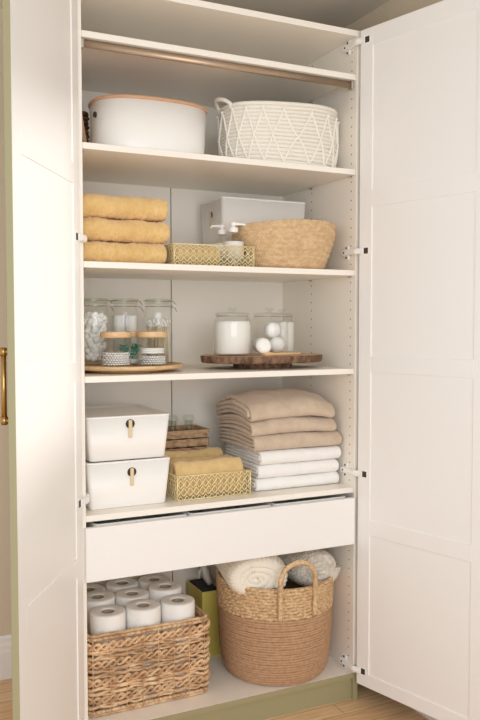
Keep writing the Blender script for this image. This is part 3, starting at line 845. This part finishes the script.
for i, (x, y) in enumerate(((.388, .40), (.450, .405), (.512, .40))):
    z = Z+.0045; q = thing('spice_bottle', lbs[i], 'bottle', (x, y, z), group='clear bottles in the crate')
    bm = NB(); lathe(bm, [(0, z), (.024, z), (.027, z+.004), (.027, z+.150), (.024, z+.170), (.015, z+.186), (.015, z+.215), (.0135, z+.215), (.0135, z+.186), (.022, z+.169), (.025, z+.149), (.025, z+.006), (0, z+.004)], x, y, 28)
    obj('bottle_body', bm, M['rimglass'], q, True, 'clear glass body')
    bm = NB(); lathe(bm, [(0, z+.2155), (.021, z+.2155), (.022, z+.219), (.022, z+.230), (.014, z+.236), (0, z+.237)], x, y, 24); obj('stopper', bm, M['rimglass'], q, True, 'glass stopper')
    bm = NB(); lathe(bm, [(0, z+.0065), (.0235, z+.0065), (.0235, z+.142), (.019, z+.155), (0, z+.155)], x, y, 24); obj('contents', bm, M['black'], q, True, 'dark contents')

# ------------------------------------------------------------------ bottom compartment
Z = SH['floor']+.0005
x0, x1, y0, y1 = .036, .462, .078, .484
t = thing('woven_rectangular_basket', 'rectangular open-weave tan basket holding nine paper rolls', 'basket', ((x0+x1)/2, (y0+y1)/2, Z))
bm = NB(); random.seed(5)
def ring(zc, r, wav, wl, ph, vert=0, vwl=.05, vph=0, out=0, lob=0, jit=.0015, flat=1.0, rad_n=0):
    per, T = perimeter(rrect(x0+.008, x1-.008, y0+.008, y1-.008, .022), .0062)
    k1 = max(1, round(T/wl)); k2 = max(1, round(T/vwl)); sd = random.uniform(0, 90)
    pts, rr_ = [], []
    for x, y, nx, ny, s in per:
        u = s/T; o_ = out+wav*sin(2*pi*k1*u+ph)
        nz_ = noise.noise(Vector((cos(2*pi*u)*9, sin(2*pi*u)*9, sd)))
        n2 = noise.noise(Vector((cos(2*pi*u)*40, sin(2*pi*u)*40, sd)))
        pts.append((x+nx*o_, y+ny*o_, zc+vert*sin(2*pi*k2*u+vph)+jit*2*nz_)); rr_.append(r*(1+.30*n2))
    tube(bm, pts, rr_, 7, True, lobes=lob, twist=150, amp=.3, flat=flat, up=(0, 0, 1))
WL = .050
ring(.3605, .0058, 0, 1, 0, lob=3)
for p in range(2): ring(.349, .0050, .004, .018, pi*p, vert=.004, vwl=.018, vph=pi*p, jit=.001)
for zc in (.327, .2685, .211, .154):
    for p in range(2):
        ring(zc, .0068, .0075, WL, pi*p+.5, vert=.0125, vwl=WL, vph=pi*p, out=.004, flat=.62, jit=.0015)
        ring(zc-.002, .0048, .0060, WL, pi*p+.9, vert=.0105, vwl=WL, vph=pi*p+.5, out=.002, flat=.7, jit=.0020)
for zc in (.3065, .2895, .249, .232, .1915, .1745, .134):
    ring(zc, .0056, .0055, WL*2, 0, out=.001, jit=.0030); ring(zc-.0045, .0040, .0055, WL*2, pi*.9, out=.001, jit=.0030)
for p in range(3): ring(.1125, .0050, .004, .016, 2*pi*p/3, vert=.005, vwl=.016, vph=2*pi*p/3, jit=0)
ring(.1035, .0040, 0, 1, 0, lob=3, jit=0)
per, T = perimeter(rrect(x0+.008, x1-.008, y0+.008, y1-.008, .022), .0524)
for x, y, nx, ny, s in per:
    tube(bm, [(x+nx*.0085, y+ny*.0085, .106), (x+nx*.0095, y+ny*.0095, .2), (x+nx*.0095, y+ny*.0095, .29), (x+nx*.008, y+ny*.008, .352)], .0016, 5)
    tube(bm, [(x-nx*.004, y-ny*.004, .106), (x-nx*.004, y-ny*.004, .352)], .0024, 5)
obj('woven_body', bm, M['hyacinth'], t)
bm = NB(); pr = rrect(x0+.012, x1-.012, y0+.012, y1-.012, .022)
loft(bm, [[(a, b, Z) for a, b in pr], [(a, b, Z+.004) for a, b in pr]], True, True, True); obj('base', bm, M['hyacinth'], t, False)
# nine rolls
def roll(x, y, zt, label):
    z = Z+.0045; t = thing('paper_roll', label, 'paper roll', (x, y, z), group='paper rolls in the woven basket')
    r, rc, H = .0585, .0205, zt-z
    bm = NB(); prof = [(rc+.001, z), (r-.003, z), (r, z+.004)]
    zq = z+.03
    k = 1
    while z+.1015*k < zt-.02:
        zz_ = z+.1015*k
        prof += [(r, zz_-.005), (r-.0012, zz_-.001), (r-.0012, zz_+.001), (r, zz_+.005)]; k += 1
    prof += [(r, zt-.006), (r-.002, zt-.002), (r-.006, zt-.0005), (r-.02, zt-.0015), (rc+.006, zt-.001), (rc+.001, zt-.003)]
    lathe(bm, prof, x, y, 48, closed=True, wob=lambda a: 1+.006*sin(3*a+x*50)+.004*sin(7*a+y*90)); obj('paper', bm, M['paper'], t)
    bm = NB(); lathe(bm, [(rc, z+.001), (rc, zt-.004), (rc-.0014, zt-.004), (rc-.0014, z+.001)], x, y, 32, closed=True); obj('core', bm, M['core'], t, True, 'grey cardboard core')
rn = ['front', 'middle', 'back']; cn = ['left', 'middle', 'right']
for j, y in enumerate((.159, .280, .401)):
    for i, x in enumerate((.1275, .2505, .3735)):
        rw = {0: 'front row against the open weave', 1: 'middle row', 2: 'back row by the cabinet back'}[j]
        cl = {0: 'left end', 1: 'centre', 2: 'right end'}[i]
        roll(x+.001*sin(i*5+j), y, .411+.004*sin(i*3+j*2)+(.006 if j == 1 else 0), f'white paper roll at the {cl} of the {rw}')

# olive yellow box with black liner and grey thing
x0, x1, y0, y1, zt = .545, .624, .352, .505, .346
t = thing('magazine_holder', 'tall olive yellow box between the two woven baskets', 'box', ((x0+x1)/2, (y0+y1)/2, Z))
bm = NB(); a = rrect(x0, x1, y0, y1, .004); b = rrect(x0+.003, x1-.003, y0+.003, y1-.003, .003)
loft(bm, [[(p[0], p[1], Z) for p in a], [(p[0], p[1], zt) for p in a], [(p[0], p[1], zt) for p in b], [(p[0], p[1], Z+.004) for p in b]], True, True, True)
obj('box_body', bm, M['olive'], t, False)
bm = NB(); box(bm, x0+.006, x1-.006, y0+.006, y1-.006, Z+.006, zt+.004, .006)
rows_ = None
solo('black_pouch', bm, M['black'], 'black pouch filling the olive yellow box', 'pouch', ((x0+x1)/2, (y0+y1)/2, Z+.006), smooth=False)
t = thing('spray_bottle', 'pale grey plastic trigger bottle poking out of the olive yellow box', 'bottle', (.58, .39, zt+.005))
bm = NB(); q = Vector((.586, .392, zt+.012))
tube(bm, [q+Vector(p) for p in ((0.008, 0, .004), (-.004, .004, .03), (-.010, .008, .055), (-.018, .010, .072), (-.026, .010, .078))], [.016, .021, .023, .018, .010], 14, flat=.75)
obj('bottle_body', bm, M['greyplastic'], t)
bm = NB(); tube(bm, [q+Vector(p) for p in ((-.026, .006, .066), (-.036, .0, .052), (-.040, -.004, .030))], [.007, .006, .005], 10); obj('trigger', bm, M['greyplastic'], t)

# big two-tone laundry basket
cx, cy = .760, .180
t = thing('laundry_basket', 'big round two-tone rope basket with a looped handle, holding blankets', 'basket', (cx, cy, Z))
def R(z):
    u = (z-Z)
    pts = [(0, .172), (.01, .182), (.03, .193), (.08, .202), (.16, .208), (.25, .210), (.37, .214)]
    for (a, b), (c, d) in zip(pts[:-1], pts[1:]):
        if u <= c: return b+(d-b)*(u-a)/(c-a)
    return .214
bm = NB(); zc = Z+.006; zb = .343
while zc < zb:
    r = R(zc)-.0055
    tube(bm, [(cx+r*cos(2*pi*k/120), cy+r*sin(2*pi*k/120), zc+.0007*sin(5*2*pi*k/120+zc*300)) for k in range(120)], .0056, 7, True, lobes=3, twist=160, amp=.10); zc += .0092
rows = [[(cx+q*cos(2*pi*k/48), cy+q*sin(2*pi*k/48), Z+.003) for k in range(48)] for q in (.168, .01)]
loft(bm, rows, True, False, True)
rows = [[(cx+(R(z_)-.009)*cos(2*pi*k/60), cy+(R(z_)-.009)*sin(2*pi*k/60), z_) for k in range(60)] for z_ in (Z+.004, Z+.03, Z+.1, .345)]
loft(bm, rows, True)
obj('jute_body', bm, M['jute'], t, True, 'brown jute lower body')
bm = NB(); zc = zb+.003; i = 0; zr = .452
while zc < zr:
    r = R(zc)-.006; kk = 54
    pts = []; rr_ = []
    for k in range(216):
        th = 2*pi*k/216; w = abs(sin(kk*th/2+i*pi/2+.4*sin(th*7+i)))
        pts.append((cx+(r+.0016*w)*cos(th), cy+(r+.0016*w)*sin(th), zc+.0016*sin(kk*th/2+i*1.3))); rr_.append(.0048+.0024*w)
    tube(bm, pts, rr_, 7, True); zc += .0108; i += 1
rows = [[(cx+(R(z_)-.010)*cos(2*pi*k/60), cy+(R(z_)-.010)*sin(2*pi*k/60), z_) for k in range(60)] for z_ in (.343, zr-.002)]
loft(bm, rows, True)
obj('braided_collar', bm, M['husk'], t, True, 'paler braided upper band')
for sg in (-1, 1):
    bm = NB(); pts = []
    hx = -.012 if sg < 0 else 0
    th0 = -pi/2 if sg < 0 else pi/2
    for q in range(41):
        u = q/40
        if u < .3: zz_ = .350+(.478-.350)*(u/.3); aa = -1
        elif u > .7: zz_ = .350+(.478-.350)*((1-u)/.3); aa = 1
        else:
            b_ = pi*(u-.3)/.4; zz_ = .478+.066*sin(b_); aa = -cos(b_)
        th = th0+sg*(-1)*0+aa*.30*(1 if sg < 0 else -1)+(-.06 if sg < 0 else 0)
        rr2 = R(min(zz_, .46))+.009
        if sg > 0: zz_ = min(zz_, .50)
        pts.append((cx+hx+rr2*cos(th), cy+rr2*sin(th), zz_))
    tube(bm, pts, .0098, 10, lobes=3, twist=130, amp=.3)
    obj('handle', bm, M['husk'], t, True, 'braided loop handle')

# blankets
def blanket(name, label, mt, cx, cy, cz, a, b, y0, y1, turns, sheet, knit, seed, rotz=0, tilt=0, flip=1):
    """squashed spiral roll, its open end facing the front"""
    bm = NB(); steps = int(turns*190); Ky = int((y1-y0)/.0026)
    th_end = turns*2*pi
    outer, rows = [], []
    cl = []
    for q in range(steps+1):
        th = th_end*q/steps; f = (.16+.84*th/th_end)
        rad_a, rad_b = a*f-sheet*.5, b*f-sheet*.5
        cl.append((rad_a*cos(flip*th+.6), rad_b*sin(flip*th+.6), th))
    loop = []
    for q in range(len(cl)):
        p0, p1 = cl[max(0, q-1)], cl[min(len(cl)-1, q+1)]
        tx, tz = p1[0]-p0[0], p1[1]-p0[1]; l = math.hypot(tx, tz) or 1
        loop.append((cl[q][0], cl[q][1], tz/l*flip, -tx/l*flip, cl[q][2]))
    full = [(x, z, nx, nz, th, 1) for x, z, nx, nz, th in loop]+[(x, z, -nx, -nz, th, -1) for x, z, nx, nz, th in loop[::-1]]
    mx = Matrix.Translation((cx, cy, cz)) @ Matrix.Rotation(rotz, 4, 'Z') @ Matrix.Rotation(tilt, 4, 'X')
    for k in range(Ky+1):
        y = y0+(y1-y0)*k/Ky; row = []
        ed = min(k, Ky-k)/Ky*(y1-y0)/(sheet*.5); e = 1 if ed >= 1 else sqrt(max(.03, 1-(1-ed)**2))
        end = 1-.20*max(0, 1-min(k, Ky-k)*.0026/.05)**2
        s_ = 0
        for x, z, nx, nz, th, sd in full:
            hh = sheet*.5*e
            L_ = th*(a+b)*.5
            if knit == 'waffle': w = .0055*(abs(sin(pi*L_/.017)))**1.0+.0016*abs(sin(pi*y/.011))
            else: w = .0045*abs(sin(pi*L_/.015+.8*sin(y*260)))*abs(sin(pi*y/.013))
            w *= e
            nz2 = .010*noise.noise(Vector((x*9+seed, y*9, z*9)))
            X = x*end+nx*(hh+w*(1 if sd > 0 else .2)+nz2*.5); Zz = z*end+nz*(hh+w*(1 if sd > 0 else .2)+nz2*.5)
            row.append(mx @ Vector((X, y+.02*noise.noise(Vector((x*6, z*6, seed))), Zz)))
        rows.append(row)
    loft(bm, rows, True, strip=0)
    return solo(name, bm, mt, label, 'blanket', (cx, cy, cz-b))
blanket('knitted_blanket', 'cream waffle-knit blanket rolled up in the left half of the round basket', M['knit'], .650, .180, .476, .114, .084, -.140, .155, 3.2, .027, 'waffle', 2, rotz=radians(-12), flip=-1)
blanket('woven_blanket', 'grey-beige chunky woven blanket in the right half of the round basket', M['greyknit'], .862, .178, .478, .099, .078, -.145, .130, 2.9, .027, 'chunky', 8, rotz=radians(2), flip=1)

# ------------------------------------------------------------------ light, world, camera
w = bpy.data.worlds.new('World'); SC.world = w; w.use_nodes = True
bg = w.node_tree.nodes['Background']; bg.inputs[0].default_value = (.94, .985, 1.05, 1); bg.inputs[1].default_value = .95
def lamp(kind, name, loc, rot=None, aim=None, **kw):
    d = bpy.data.lights.new(name, kind)
    for k, v in kw.items(): setattr(d, k, v)
    o = bpy.data.objects.new(name, d); COL.objects.link(o); o.location = loc
    if aim is not None: o.rotation_euler = (Vector(aim)-Vector(loc)).to_track_quat('-Z', 'Y').to_euler()
    return o
sd = Vector((-1, .70, -.27))
lamp('SUN', 'sun', (3, -2, 3), aim=Vector((3, -2, 3))+sd, energy=2.0, color=(1, .99, .97), angle=radians(9))
lamp('AREA', 'room_daylight', (-.5, -3.6, 1.55), aim=(.5, .2, 1.15), energy=60, color=(.97, .99, 1), shape='RECTANGLE', size=2.4, size_y=1.8)

cam = bpy.data.cameras.new('camera'); co = bpy.data.objects.new('camera', cam); COL.objects.link(co)
cam.sensor_fit = 'VERTICAL'; cam.sensor_height = 36; cam.sensor_width = 24; cam.lens = 782.62*36/720
yaw, pitch, rollr = radians(25.6325), radians(-2.6772), radians(-.0330)
fwd = Vector((sin(yaw)*cos(pitch), cos(yaw)*cos(pitch), sin(pitch))); rt = Vector((cos(yaw), -sin(yaw), 0)); up = rt.cross(fwd)
rt2 = rt*cos(rollr)+up*sin(rollr); up2 = -rt*sin(rollr)+up*cos(rollr)
mw = Matrix((rt2, up2, -fwd)).transposed().to_4x4(); mw.translation = Vector((-.57296, -2.30483, 1.35016))
co.matrix_world = mw
SC.camera = co
SC.view_settings.view_transform = 'Standard'; SC.view_settings.look = 'None'; SC.view_settings.gamma = 1
SC.view_settings.use_curve_mapping = False; SC.view_settings.exposure = -0.15
SC.cycles.max_bounces = 10; SC.cycles.transparent_max_bounces = 24; SC.cycles.diffuse_bounces = 6
SC.cycles.caustics_reflective = False; SC.cycles.caustics_refractive = False
SC.cycles.use_denoising = True
